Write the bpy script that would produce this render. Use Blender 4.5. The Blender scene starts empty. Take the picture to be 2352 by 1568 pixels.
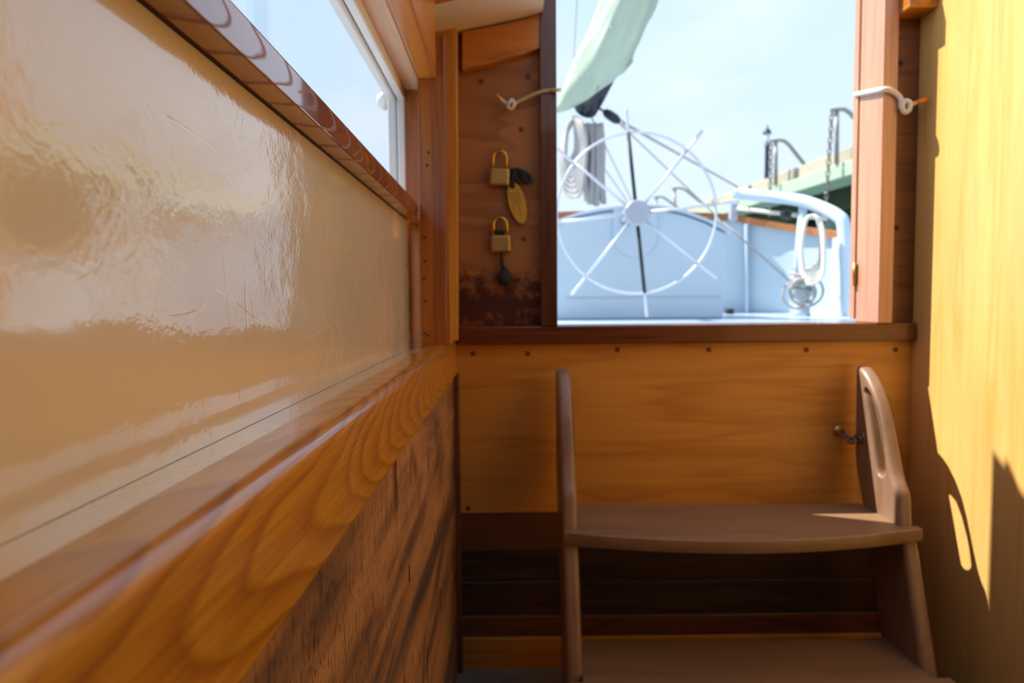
import bpy, bmesh, math, random
from mathutils import Vector, Matrix
random.seed(7)
SC = bpy.context.scene
COL = SC.collection
PI = math.pi

# ------------------------------------------------------------------ camera
CZ = 0.805                      # eye height above the cabin sole
F = 1568.0                      # focal length in pixels of the 2352x1568 frame
VPX, VPY, ROLL = 1165.0, 693.0, math.radians(0.5)
yc = Vector(((VPX-1176)/F, (VPY-784)/F, 1.0)).normalized()      # world +Y seen from the camera (right, down, fwd)
a_, b_ = (VPX-1176)/F, (VPY-784)/F
dn = Vector((math.sin(ROLL), math.cos(ROLL), -(a_*math.sin(ROLL)+b_*math.cos(ROLL)))).normalized()
zc = -dn
xc = yc.cross(zc)
xc = Vector((abs(xc.x), xc.y*(1 if xc.x > 0 else -1), xc.z*(1 if xc.x > 0 else -1)))
M = Matrix((xc, yc, zc))        # rows: world axes in camera coords (right, down, fwd)
right = Vector((xc.x, yc.x, zc.x)); down = Vector((xc.y, yc.y, zc.y)); fwd = Vector((xc.z, yc.z, zc.z))
cam = bpy.data.cameras.new('camera')
cam.sensor_width = 36.0
cam.lens = F*36.0/2352.0
cam.clip_start = 0.01
cam.dof.use_dof = True
cam.dof.focus_distance = 0.52
cam.dof.aperture_fstop = 8.0
co = bpy.data.objects.new('camera', cam)
rot = Matrix((right, -down, -fwd)).transposed().to_4x4()
co.matrix_world = Matrix.Translation((0, 0, CZ)) @ rot
COL.objects.link(co)
SC.camera = co

def P(px, py, Y):
    """world point seen at frame pixel (px, py) at distance Y along the cabin"""
    d = right*((px-1176)/F) + down*((py-784)/F) + fwd
    t = Y/d.y
    return Vector((d.x*t, Y, CZ+d.z*t))

# ------------------------------------------------------------------ world and sun
def srgb(r, g, b):
    f = lambda v: (v/255/12.92) if v/255 <= .04045 else ((v/255+.055)/1.055)**2.4
    return (f(r), f(g), f(b), 1)

SUN_DIR = Vector((-0.100, 0.0445, 0.150)).normalized()
w = bpy.data.worlds.new('sky'); SC.world = w; w.use_nodes = True
nt = w.node_tree; nt.nodes.clear()
def N(nt, t, **kw):
    n = nt.nodes.new(t)
    for k, v in kw.items(): setattr(n, k, v)
    return n
tc = N(nt, 'ShaderNodeTexCoord'); sep = N(nt, 'ShaderNodeSeparateXYZ')
nt.links.new(tc.outputs['Generated'], sep.inputs[0])
rmp = N(nt, 'ShaderNodeValToRGB')
rmp.color_ramp.elements[0].position = 0.0; rmp.color_ramp.elements[0].color = (0.66, 0.76, 0.86, 1)
rmp.color_ramp.elements[1].position = 0.9; rmp.color_ramp.elements[1].color = (0.34, 0.54, 0.92, 1)
e = rmp.color_ramp.elements.new(0.35); e.color = (0.55, 0.71, 0.90, 1)
nt.links.new(sep.outputs['Z'], rmp.inputs[0])
cn = N(nt, 'ShaderNodeTexNoise'); cn.inputs['Scale'].default_value = 2.2; cn.inputs['Detail'].default_value = 7
cmap = N(nt, 'ShaderNodeMapping'); cmap.inputs['Scale'].default_value = (1, 1, 2.6)
nt.links.new(tc.outputs['Generated'], cmap.inputs[0]); nt.links.new(cmap.outputs[0], cn.inputs['Vector'])
cr = N(nt, 'ShaderNodeValToRGB'); cr.color_ramp.elements[0].position = 0.50; cr.color_ramp.elements[1].position = 0.72
nt.links.new(cn.outputs['Fac'], cr.inputs[0])
cmul = N(nt, 'ShaderNodeMath', operation='MULTIPLY'); cmul.inputs[1].default_value = 0.7
nt.links.new(cr.outputs['Color'], cmul.inputs[0])
mix = N(nt, 'ShaderNodeMixRGB'); mix.inputs['Color2'].default_value = (0.78, 0.82, 0.88, 1)
nt.links.new(cmul.outputs[0], mix.inputs['Fac']); nt.links.new(rmp.outputs[0], mix.inputs['Color1'])
bg = N(nt, 'ShaderNodeBackground'); bg.inputs['Strength'].default_value = 1.0
nt.links.new(mix.outputs[0], bg.inputs['Color'])
wo = N(nt, 'ShaderNodeOutputWorld'); nt.links.new(bg.outputs[0], wo.inputs[0])

sl = bpy.data.lights.new('sun', 'SUN'); sl.energy = 7.6; sl.angle = math.radians(0.53); sl.color = (1.0, 0.95, 0.86)
so = bpy.data.objects.new('sun', sl); COL.objects.link(so)
so.rotation_euler = SUN_DIR.to_track_quat('Z', 'Y').to_euler(); so.location = SUN_DIR*20

vs = SC.view_settings
vs.view_transform = 'Standard'; vs.look = 'None'; vs.exposure = 0.42; vs.gamma = 1.0; vs.use_curve_mapping = False
SC.cycles.use_denoising = True
SC.cycles.max_bounces = 14; SC.cycles.diffuse_bounces = 8; SC.cycles.glossy_bounces = 6
SC.cycles.transparent_max_bounces = 12
SC.cycles.caustics_reflective = False; SC.cycles.caustics_refractive = False

# ------------------------------------------------------------------ materials
MATS = {}
def base(name):
    m = bpy.data.materials.new(name); m.use_nodes = True
    nt = m.node_tree; nt.nodes.clear()
    out = N(nt, 'ShaderNodeOutputMaterial'); b = N(nt, 'ShaderNodeBsdfPrincipled')
    nt.links.new(b.outputs[0], out.inputs[0]); MATS[name] = m
    return m, nt, b
def coords(nt, scale=(1, 1, 1)):
    t = N(nt, 'ShaderNodeTexCoord'); mp = N(nt, 'ShaderNodeMapping'); mp.inputs['Scale'].default_value = scale
    nt.links.new(t.outputs['Object'], mp.inputs[0]); return mp
def noise(nt, vec, scale, detail=2, dist=0.0, rough=.5):
    n = N(nt, 'ShaderNodeTexNoise'); n.inputs['Scale'].default_value = scale; n.inputs['Detail'].default_value = detail
    n.inputs['Distortion'].default_value = dist; n.inputs['Roughness'].default_value = rough
    nt.links.new(vec.outputs[0], n.inputs['Vector']); return n
def ramp(nt, src, stops):
    r = N(nt, 'ShaderNodeValToRGB'); els = r.color_ramp.elements
    els[0].position, els[0].color = stops[0][0], stops[0][1]
    els[1].position, els[1].color = stops[-1][0], stops[-1][1]
    for p, c in stops[1:-1]:
        e = els.new(p); e.color = c
    nt.links.new(src, r.inputs[0]); return r
def g(v): return (v, v, v, 1)
def mult(nt, a, b, fac=1.0):
    m = N(nt, 'ShaderNodeMixRGB', blend_type='MULTIPLY'); m.inputs['Fac'].default_value = fac
    nt.links.new(a, m.inputs['Color1']); nt.links.new(b, m.inputs['Color2']); return m
def bump(nt, b, src, strength=.2, dist=.001):
    n = N(nt, 'ShaderNodeBump'); n.inputs['Strength'].default_value = strength; n.inputs['Distance'].default_value = dist
    nt.links.new(src, n.inputs['Height']); nt.links.new(n.outputs[0], b.inputs['Normal']); return n

def plain(name, col, rough=.5, metal=0.0, coat=0.0, var=0.12, vscale=25, bstr=0.0, spec=.5):
    m, nt, b = base(name)
    mp = coords(nt); n = noise(nt, mp, vscale, 4)
    r = ramp(nt, n.outputs['Fac'], [(.3, g(1-var)), (.7, g(1))])
    c = N(nt, 'ShaderNodeRGB'); c.outputs[0].default_value = col
    x = mult(nt, c.outputs[0], r.outputs[0]); nt.links.new(x.outputs[0], b.inputs['Base Color'])
    b.inputs['Roughness'].default_value = rough; b.inputs['Metallic'].default_value = metal
    b.inputs['Coat Weight'].default_value = coat; b.inputs['Coat Roughness'].default_value = .08
    b.inputs['Specular IOR Level'].default_value = spec
    if bstr: bump(nt, b, n.outputs['Fac'], bstr)
    return m

def wood(name, light, dark, axis='Y', ring=3.0, rscale=28.0, stretch=.05, rough=.4, coat=0.0, fiber=.25, fscale=260,
         pores=0.0, bstr=.06, coat_rough=.06, ring_rough=0.0, detail=2.0, mid=None, pith=None, tilt=.1, freq=180, wob=.010, arch=None):
    """growth rings + fine fibre along the grain. With pith (two coordinates of the heart line across the grain):
    true concentric rings cut at a slant; otherwise fine contour streaks."""
    m, nt, b = base(name)
    i = 'XYZ'.index(axis)
    s = [1, 1, 1]; s[i] = stretch
    if arch is not None:
        # nested arches of a flat-sawn board: along + c*(across-z0)^2
        z0_, c_, spacing = arch
        t = N(nt, 'ShaderNodeTexCoord'); sp = N(nt, 'ShaderNodeSeparateXYZ'); nt.links.new(t.outputs['Object'], sp.inputs[0])
        nz = noise(nt, coords(nt, (1, .5, 1)), 9, 3, .2)
        nzz = noise(nt, coords(nt, (1, .4, 1)), 4, 1)
        a1 = N(nt, 'ShaderNodeMath', operation='SUBTRACT'); nt.links.new(sp.outputs['Z'], a1.inputs[0]); a1.inputs[1].default_value = z0_
        aw = N(nt, 'ShaderNodeMath', operation='MULTIPLY_ADD'); aw.inputs[1].default_value = .04; nt.links.new(nzz.outputs['Fac'], aw.inputs[0]); nt.links.new(a1.outputs[0], aw.inputs[2])
        a1b = N(nt, 'ShaderNodeMath', operation='SUBTRACT'); nt.links.new(aw.outputs[0], a1b.inputs[0]); a1b.inputs[1].default_value = .02
        a2 = N(nt, 'ShaderNodeMath', operation='POWER'); a3 = N(nt, 'ShaderNodeMath', operation='ABSOLUTE'); nt.links.new(a1b.outputs[0], a3.inputs[0]); nt.links.new(a3.outputs[0], a2.inputs[0]); a2.inputs[1].default_value = 2.0
        a4 = N(nt, 'ShaderNodeMath', operation='MULTIPLY_ADD'); nt.links.new(a2.outputs[0], a4.inputs[0]); a4.inputs[1].default_value = c_; nt.links.new(sp.outputs['Y'], a4.inputs[2])
        a5 = N(nt, 'ShaderNodeMath', operation='MULTIPLY_ADD'); nt.links.new(nz.outputs['Fac'], a5.inputs[0]); a5.inputs[1].default_value = wob; nt.links.new(a4.outputs[0], a5.inputs[2])
        mu = N(nt, 'ShaderNodeMath', operation='MULTIPLY'); mu.inputs[1].default_value = 1/spacing; nt.links.new(a5.outputs[0], mu.inputs[0])
    elif pith is None:
        n = noise(nt, coords(nt, s), rscale, detail, .25)
        mu = N(nt, 'ShaderNodeMath', operation='MULTIPLY'); mu.inputs[1].default_value = ring
        nt.links.new(n.outputs['Fac'], mu.inputs[0])
    else:
        t = N(nt, 'ShaderNodeTexCoord'); sp = N(nt, 'ShaderNodeSeparateXYZ'); nt.links.new(t.outputs['Object'], sp.inputs[0])
        nz = noise(nt, coords(nt, [1 if k != i else .35 for k in range(3)]), 16, 3)
        nz2 = noise(nt, coords(nt, [1 if k != i else .5 for k in range(3)]), 5, 1)
        others = [k for k in range(3) if k != i]; sq = []
        for q, k in enumerate(others):
            a = N(nt, 'ShaderNodeMath', operation='MULTIPLY_ADD'); a.inputs[1].default_value = tilt if q == 0 else tilt*.25
            nt.links.new(sp.outputs[i], a.inputs[0]); nt.links.new(sp.outputs[k], a.inputs[2])
            c = N(nt, 'ShaderNodeMath', operation='SUBTRACT'); nt.links.new(a.outputs[0], c.inputs[0]); c.inputs[1].default_value = pith[q]
            w2 = N(nt, 'ShaderNodeMath', operation='MULTIPLY_ADD'); w2.inputs[1].default_value = wob; nt.links.new((nz if q else nz2).outputs['Fac'], w2.inputs[0]); nt.links.new(c.outputs[0], w2.inputs[2])
            p2 = N(nt, 'ShaderNodeMath', operation='MULTIPLY'); nt.links.new(w2.outputs[0], p2.inputs[0]); nt.links.new(w2.outputs[0], p2.inputs[1]); sq.append(p2)
        ad = N(nt, 'ShaderNodeMath', operation='ADD'); nt.links.new(sq[0].outputs[0], ad.inputs[0]); nt.links.new(sq[1].outputs[0], ad.inputs[1])
        rt = N(nt, 'ShaderNodeMath', operation='SQRT'); nt.links.new(ad.outputs[0], rt.inputs[0])
        mu = N(nt, 'ShaderNodeMath', operation='MULTIPLY'); mu.inputs[1].default_value = freq; nt.links.new(rt.outputs[0], mu.inputs[0])
    fr = N(nt, 'ShaderNodeMath', operation='FRACT'); nt.links.new(mu.outputs[0], fr.inputs[0])
    r = ramp(nt, fr.outputs[0], [(0.0, light), (.45, mid or light), (.82, dark), (1.0, light)])
    s2 = [1, 1, 1]; s2[i] = .03
    n2 = noise(nt, coords(nt, s2), fscale, 3)
    r2 = ramp(nt, n2.outputs['Fac'], [(.3, g(1-fiber)), (.65, g(1))])
    c = mult(nt, r.outputs[0], r2.outputs[0])
    n3 = noise(nt, coords(nt, [1 if k != i else .25 for k in range(3)]), 9, 3)
    r3 = ramp(nt, n3.outputs['Fac'], [(.25, g(.80)), (.7, g(1.0))])
    c = mult(nt, c.outputs[0], r3.outputs[0])
    if pores:
        s4 = [1, 1, 1]; s4[i] = .10
        n4 = noise(nt, coords(nt, s4), 300, 2)
        r4 = ramp(nt, n4.outputs['Fac'], [(.28, g(1-pores)), (.38, g(1))])
        c = mult(nt, c.outputs[0], r4.outputs[0])
    nt.links.new(c.outputs[0], b.inputs['Base Color'])
    b.inputs['Coat Weight'].default_value = coat; b.inputs['Coat Roughness'].default_value = coat_rough
    b.inputs['Roughness'].default_value = rough
    if ring_rough:
        rr = ramp(nt, fr.outputs[0], [(0.0, g(rough)), (.72, g(rough)), (.84, g(rough+ring_rough)), (.94, g(rough))])
        nt.links.new(rr.outputs[0], b.inputs['Roughness'])
        cw = ramp(nt, fr.outputs[0], [(0.0, g(coat)), (.72, g(coat)), (.84, g(0)), (.94, g(coat))])
        nt.links.new(cw.outputs[0], b.inputs['Coat Weight'])
    if bstr: bump(nt, b, n2.outputs['Fac'], bstr)
    return m

wood('rail_oak', srgb(226, 154, 40), srgb(188, 114, 22), 'Y', rough=.35, coat=.8, fiber=.32, fscale=420, coat_rough=.10, mid=srgb(218, 142, 34), arch=(.034, -90, .062), wob=.20)
wood('trim_mahogany', srgb(158, 84, 32), srgb(148, 76, 28), 'Y', rough=.11, coat=1.0, fiber=.22, ring_rough=.4, coat_rough=.03, bstr=.03, arch=(.016, 200, .060), wob=.12)
wood('post_wood', srgb(166, 94, 20), srgb(140, 74, 14), 'Z', 3, 34, .05, rough=.4, coat=.3, fiber=.25)
wood('batten_wood', srgb(232, 158, 62), srgb(214, 138, 50), 'Z', 2, 30, .05, rough=.4, coat=.3, fiber=.2)
wood('beam_wood', srgb(212, 132, 36), srgb(184, 108, 26), 'Y', 2, 30, .05, rough=.35, coat=.4, fiber=.2)
wood('reveal_wood', srgb(224, 186, 152), srgb(206, 160, 124), 'Y', 2, 30, .05, rough=.5, fiber=.18)
wood('cross_beam_wood', srgb(204, 124, 34), srgb(176, 100, 26), 'X', 3, 40, .05, rough=.4, coat=.3, fiber=.2)
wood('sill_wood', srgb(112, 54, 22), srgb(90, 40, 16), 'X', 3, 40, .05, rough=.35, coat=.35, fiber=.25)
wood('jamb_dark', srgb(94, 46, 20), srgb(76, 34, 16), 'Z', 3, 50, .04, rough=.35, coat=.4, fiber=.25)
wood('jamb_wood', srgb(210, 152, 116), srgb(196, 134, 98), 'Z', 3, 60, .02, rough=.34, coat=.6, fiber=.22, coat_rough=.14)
wood('ply', srgb(216, 148, 62), srgb(200, 130, 48), 'X', 4, 13, .10, rough=.42, coat=.15, fiber=.14, fscale=160, detail=3)
wood('wall_ply', srgb(234, 188, 110), srgb(226, 176, 94), 'Z', 3, 24, .06, rough=.42, coat=.15, fiber=.10, fscale=220, pores=.16, detail=3)
wood('ladder_wood', srgb(138, 106, 78), srgb(128, 96, 68), 'X', 2, 24, .1, rough=.5, fiber=.10, coat=.05)
wood('ladder_rail_wood', srgb(146, 114, 90), srgb(136, 104, 80), 'Z', 2, 24, .1, rough=.42, fiber=.10, coat=.1)
wood('board_dark', srgb(76, 46, 22), srgb(52, 30, 14), 'X', 4, 14, .10, rough=.45, coat=.1, fiber=.3)
wood('board_brown', srgb(122, 70, 30), srgb(100, 54, 22), 'X', 4, 18, .08, rough=.4, coat=.2, fiber=.3)
wood('cap_wood', srgb(182, 116, 62), srgb(156, 94, 46), 'X', 2, 20, .1, rough=.5, fiber=.2)

def panel_brown():
    m, nt, b = base('panel_brown')
    mp = coords(nt, (.18, 1, 1)); n = noise(nt, mp, 7, 3, .6)
    mu = N(nt, 'ShaderNodeMath', operation='MULTIPLY'); mu.inputs[1].default_value = 5; nt.links.new(n.outputs['Fac'], mu.inputs[0])
    fr = N(nt, 'ShaderNodeMath', operation='FRACT'); nt.links.new(mu.outputs[0], fr.inputs[0])
    r = ramp(nt, fr.outputs[0], [(0, srgb(166, 108, 54)), (.7, srgb(152, 96, 46)), (.9, srgb(140, 86, 40)), (1, srgb(166, 108, 54))])
    # water stain creeping up from the sill
    t = N(nt, 'ShaderNodeTexCoord'); sp = N(nt, 'ShaderNodeSeparateXYZ'); nt.links.new(t.outputs['Object'], sp.inputs[0])
    mp2 = coords(nt); n2 = noise(nt, mp2, 26, 8, .2, .75)
    ma = N(nt, 'ShaderNodeMath', operation='MULTIPLY_ADD'); ma.inputs[1].default_value = -.30; ma.inputs[2].default_value = .15
    nt.links.new(n2.outputs['Fac'], ma.inputs[0])
    ad = N(nt, 'ShaderNodeMath', operation='ADD'); sb_ = N(nt, 'ShaderNodeMath', operation='SUBTRACT'); sb_.inputs[1].default_value = CZ-.052; nt.links.new(sp.outputs['Z'], sb_.inputs[0])
    nt.links.new(sb_.outputs[0], ad.inputs[0]); nt.links.new(ma.outputs[0], ad.inputs[1])
    r2 = ramp(nt, ad.outputs[0], [(-.0, srgb(190, 150, 120)), (.012, srgb(110, 62, 42)), (.075, srgb(118, 70, 50)), (.12, g(1))])
    c = mult(nt, r.outputs[0], r2.outputs[0]); nt.links.new(c.outputs[0], b.inputs['Base Color'])
    b.inputs['Roughness'].default_value = .5
panel_brown()

def cream():
    m, nt, b = base('cream_paint')
    b.inputs['Roughness'].default_value = .18; b.inputs['Coat Weight'].default_value = 1.0; b.inputs['Coat Roughness'].default_value = .05
    mp = coords(nt, (1, .35, 1)); n = noise(nt, mp, 9, 4)
    r = ramp(nt, n.outputs['Fac'], [(.3, srgb(238, 222, 190)), (.7, srgb(244, 228, 198))])
    nt.links.new(r.outputs[0], b.inputs['Base Color'])
    n1 = noise(nt, coords(nt, (1, .6, 1)), 55, 3, .3)
    n2 = noise(nt, coords(nt), 240, 3)
    n3 = noise(nt, coords(nt, (1, .5, 1)), 11, 2)
    md = ramp(nt, n3.outputs['Fac'], [(.42, g(.12)), (.62, g(1))])
    a1 = mult(nt, n1.outputs['Fac'], md.outputs[0])
    a2 = mult(nt, n2.outputs['Fac'], md.outputs[0])
    b1 = N(nt, 'ShaderNodeBump'); b1.inputs['Strength'].default_value = .55; b1.inputs['Distance'].default_value = .0012
    nt.links.new(a1.outputs[0], b1.inputs['Height'])
    b2 = N(nt, 'ShaderNodeBump'); b2.inputs['Strength'].default_value = .30; b2.inputs['Distance'].default_value = .0006
    nt.links.new(a2.outputs[0], b2.inputs['Height']); nt.links.new(b1.outputs[0], b2.inputs['Normal'])
    # hairline scratches
    t = N(nt, 'ShaderNodeTexCoord'); prev = b2
    for ang_, sc_, st_ in ((.22, 3.0, 26.0), (-.10, 2.2, 34.0), (1.35, 2.4, 30.0)):
        mr = N(nt, 'ShaderNodeMapping'); mr.inputs['Rotation'].default_value = (ang_, 0, 0); nt.links.new(t.outputs['Object'], mr.inputs[0])
        ms_ = N(nt, 'ShaderNodeMapping'); ms_.inputs['Scale'].default_value = (1, sc_*.25, st_*.12); nt.links.new(mr.outputs[0], ms_.inputs[0])
        ns_ = noise(nt, ms_, 4.0, 1)
        ln = ramp(nt, ns_.outputs['Fac'], [(.4955, g(0)), (.498, g(1)), (.5005, g(0))])
        gate = noise(nt, mr, 6.0, 2); gr = ramp(nt, gate.outputs['Fac'], [(.54, g(0)), (.60, g(1))])
        hs = mult(nt, ln.outputs[0], gr.outputs[0])
        b3 = N(nt, 'ShaderNodeBump'); b3.inputs['Strength'].default_value = .5; b3.inputs['Distance'].default_value = .0006; b3.invert = True
        nt.links.new(hs.outputs[0], b3.inputs['Height']); nt.links.new(prev.outputs[0], b3.inputs['Normal']); prev = b3
    b.inputs['Coat IOR'].default_value = 1.65
    nt.links.new(prev.outputs[0], b.inputs['Normal']); nt.links.new(prev.outputs[0], b.inputs['Coat Normal'])
cream()

def plank_wood():
    m, nt, b = base('plank_wood')
    mp = coords(nt, (1, .16, 1)); n = noise(nt, mp, 13, 4, .5)
    r = ramp(nt, n.outputs['Fac'], [(.34, srgb(86, 68, 62)), (.43, srgb(118, 84, 64)), (.50, srgb(164, 114, 74)), (.60, srgb(192, 138, 88)), (.72, srgb(124, 86, 62))])
    n2 = noise(nt, coords(nt, (1, 1, .12)), 300, 3)
    r2 = ramp(nt, n2.outputs['Fac'], [(.30, g(.35)), (.42, g(.9)), (.7, g(1))])
    c = mult(nt, r.outputs[0], r2.outputs[0])
    np_ = noise(nt, coords(nt, (1, 1, .22)), 620, 2)
    rp_ = ramp(nt, np_.outputs['Fac'], [(.34, g(.28)), (.41, g(1))])
    c = mult(nt, c.outputs[0], rp_.outputs[0])
    n3 = noise(nt, coords(nt, (1, 1, .4)), 15, 5, .8)
    r3 = ramp(nt, n3.outputs['Fac'], [(.30, srgb(120, 96, 92)), (.42, g(1))])
    c = mult(nt, c.outputs[0], r3.outputs[0])
    nt.links.new(c.outputs[0], b.inputs['Base Color'])
    b.inputs['Roughness'].default_value = .42; b.inputs['Coat Weight'].default_value = .12; b.inputs['Coat Roughness'].default_value = .25
    bump(nt, b, n2.outputs['Fac'], .35, .0012)
plank_wood()

def glass():
    m = bpy.data.materials.new('window_glass'); m.use_nodes = True; nt = m.node_tree; nt.nodes.clear(); MATS['window_glass'] = m
    out = N(nt, 'ShaderNodeOutputMaterial'); mx = N(nt, 'ShaderNodeMixShader'); tr = N(nt, 'ShaderNodeBsdfTransparent'); gl = N(nt, 'ShaderNodeBsdfGlossy')
    n = noise(nt, coords(nt), 3, 2); r = ramp(nt, n.outputs['Fac'], [(.3, (.975, .985, .99, 1)), (.7, (.98, .99, .995, 1))])
    nt.links.new(r.outputs[0], tr.inputs[0]); gl.inputs['Roughness'].default_value = .02
    fr = N(nt, 'ShaderNodeFresnel'); fr.inputs[0].default_value = 1.2
    fm = N(nt, 'ShaderNodeMath', operation='MULTIPLY'); fm.inputs[1].default_value = .10; nt.links.new(fr.outputs[0], fm.inputs[0]); nt.links.new(fm.outputs[0], mx.inputs[0]); nt.links.new(tr.outputs[0], mx.inputs[1]); nt.links.new(gl.outputs[0], mx.inputs[2]); nt.links.new(mx.outputs[0], out.inputs[0])
glass()

plain('white_gasket', srgb(226, 226, 224), .35, var=.08)
plain('ceiling_white', srgb(236, 224, 208), .35, coat=.3, var=.05, vscale=12)
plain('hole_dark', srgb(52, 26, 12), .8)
plain('plug_dark', srgb(98, 52, 24), .55)
plain('rust', srgb(96, 52, 26), .7)
plain('sole_grey', srgb(126, 124, 118), .5, var=.2)
plain('brass', srgb(196, 160, 96), .34, metal=.85, var=.15)
plain('brass_bright', srgb(222, 168, 70), .2, metal=.9, var=.1)
plain('dark_cord', srgb(34, 38, 40), .8, var=.4, vscale=300)
plain('yellow_tag', srgb(196, 150, 40), .4, var=.12)
plain('ink', srgb(70, 60, 40), .7)
plain('rope_white', srgb(226, 220, 208), .75, var=.25, vscale=350, bstr=.3)
plain('rope_grey', srgb(180, 176, 174), .8, var=.22, vscale=120)
plain('rope_gold', srgb(216, 190, 140), .7, var=.55, vscale=420)
plain('orange_end', srgb(226, 120, 40), .5)
plain('steel', srgb(150, 145, 135), .35, metal=.9, var=.3)
plain('blue_paint', srgb(184, 200, 212), .30, coat=.3, var=.05, vscale=3)
plain('blue_pale', srgb(196, 212, 226), .28, coat=.4, var=.04, vscale=3)
plain('alloy', srgb(208, 212, 222), .32, metal=.25, var=.05)
plain('hub_grey', srgb(172, 178, 192), .4, metal=.2, var=.08)
plain('black_wrap', srgb(34, 42, 46), .6, var=.4, vscale=200)
plain('black_plastic', srgb(26, 32, 42), .4)
plain('canvas_green', srgb(172, 186, 168), .85, var=.10, vscale=6, bstr=.2)
plain('spar_dark', srgb(40, 42, 44), .45)
plain('spar_wood', srgb(150, 110, 70), .5, var=.3)
plain('concrete', srgb(170, 163, 146), .85, var=.16, vscale=2.2)
plain('fender_green', srgb(164, 184, 160), .75, var=.14, vscale=1.6)
plain('joist_green', srgb(62, 74, 42), .85, var=.6, vscale=2.0)
plain('pile_green', srgb(160, 180, 164), .8, var=.3, vscale=3)
plain('void_dark', srgb(24, 26, 24), .9)
plain('galvanised', srgb(160, 156, 152), .55, metal=.2, var=.35, vscale=5)
plain('lamp_black', srgb(38, 44, 54), .5)
plain('lamp_glass', srgb(210, 222, 232), .15)
plain('sea', srgb(120, 150, 160), .1, var=.2, vscale=.5)
plain('buff_deck', srgb(224, 226, 224), .6, var=.1, vscale=6)

# ------------------------------------------------------------------ mesh helpers
def box(bm, x0, x1, y0, y1, z0, z1, bev=0.0, seg=2):
    vs_ = [bm.verts.new((x, y, z)) for x in (x0, x1) for y in (y0, y1) for z in (z0, z1)]
    q = [(0, 1, 3, 2), (4, 6, 7, 5), (0, 4, 5, 1), (2, 3, 7, 6), (0, 2, 6, 4), (1, 5, 7, 3)]
    fs = [bm.faces.new([vs_[i] for i in f]) for f in q]
    if bev:
        es = list({e for f in fs for e in f.edges})
        bmesh.ops.bevel(bm, geom=es, offset=bev, segments=seg, affect='EDGES', profile=.5)
    return bm
def BOX(*a, **k): return box(bmesh.new(), *a, **k)
def hexa(pts, bev=0.0):
    """8 points: bottom ring (4) then top ring (4)"""
    bm = bmesh.new(); v = [bm.verts.new(p) for p in pts]
    fs = [bm.faces.new([v[i] for i in f]) for f in ((3, 2, 1, 0), (4, 5, 6, 7), (0, 1, 5, 4), (1, 2, 6, 5), (2, 3, 7, 6), (3, 0, 4, 7))]
    bmesh.ops.recalc_face_normals(bm, faces=bm.faces)
    if bev: bmesh.ops.bevel(bm, geom=list(bm.edges), offset=bev, segments=2, affect='EDGES', profile=.5)
    return bm
def catmull(pts, n=8, closed=False):
    pts = [Vector(p) for p in pts]; out = []; L = len(pts)
    rng = range(L) if closed else range(L-1)
    for i in rng:
        if closed: p0, p1, p2, p3 = pts[i-1], pts[i], pts[(i+1) % L], pts[(i+2) % L]
        else: p0, p1, p2, p3 = pts[max(i-1, 0)], pts[i], pts[i+1], pts[min(i+2, L-1)]
        for k in range(n):
            t = k/n
            out.append(.5*((2*p1)+(-p0+p2)*t+(2*p0-5*p1+4*p2-p3)*t*t+(-p0+3*p1-3*p2+p3)*t**3))
    if not closed: out.append(pts[-1])
    return out
def tube(bm, pts, r, seg=8, closed=False, cap=True, flat=1.0):
    pts = [Vector(p) for p in pts]; n = len(pts)
    rs = r if isinstance(r, (list, tuple)) else [r]*n
    rings = []; prev = None
    for i, p in enumerate(pts):
        if closed: t = (pts[(i+1) % n]-pts[i-1])
        else: t = pts[min(i+1, n-1)]-pts[max(i-1, 0)]
        t.normalize()
        if prev is None:
            u = t.orthogonal().normalized()
        else:
            u = (prev - t*prev.dot(t))
            u = u.normalized() if u.length > 1e-6 else t.orthogonal().normalized()
        prev = u; v = t.cross(u)
        rings.append([bm.verts.new(p+(u*math.cos(2*PI*k/seg)+v*math.sin(2*PI*k/seg)*flat)*rs[i]) for k in range(seg)])
    m = n if closed else n-1
    for i in range(m):
        A, B = rings[i], rings[(i+1) % n]
        off = 0
        if closed and i == n-1:
            off = min(range(seg), key=lambda o: (A[0].co-B[o].co).length)
        for k in range(seg):
            f = bm.faces.new((A[k], A[(k+1) % seg], B[(k+1+off) % seg], B[(k+off) % seg])); f.smooth = True
    if cap and not closed:
        bm.faces.new(rings[0][::-1]); bm.faces.new(rings[-1])
    return bm
def TUBE(*a, **k): return tube(bmesh.new(), *a, **k)
def lathe(bm, prof, seg=20, origin=(0, 0, 0), axis='Z'):
    """prof: list of (radius, height)"""
    o = Vector(origin); rings = []
    def pt(r, h, a):
        c, s = r*math.cos(a), r*math.sin(a)
        return o+{'Z': Vector((c, s, h)), 'Y': Vector((c, h, s)), 'X': Vector((h, c, s))}[axis]
    for r, h in prof:
        rings.append([bm.verts.new(pt(max(r, 1e-5), h, 2*PI*k/seg)) for k in range(seg)])
    for A, B in zip(rings, rings[1:]):
        for k in range(seg):
            f = bm.faces.new((A[k], A[(k+1) % seg], B[(k+1) % seg], B[k])); f.smooth = True
    bm.faces.new(rings[0][::-1]); bm.faces.new(rings[-1])
    bmesh.ops.recalc_face_normals(bm, faces=bm.faces)
    return bm
def LATHE(*a, **k): return lathe(bmesh.new(), *a, **k)
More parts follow.
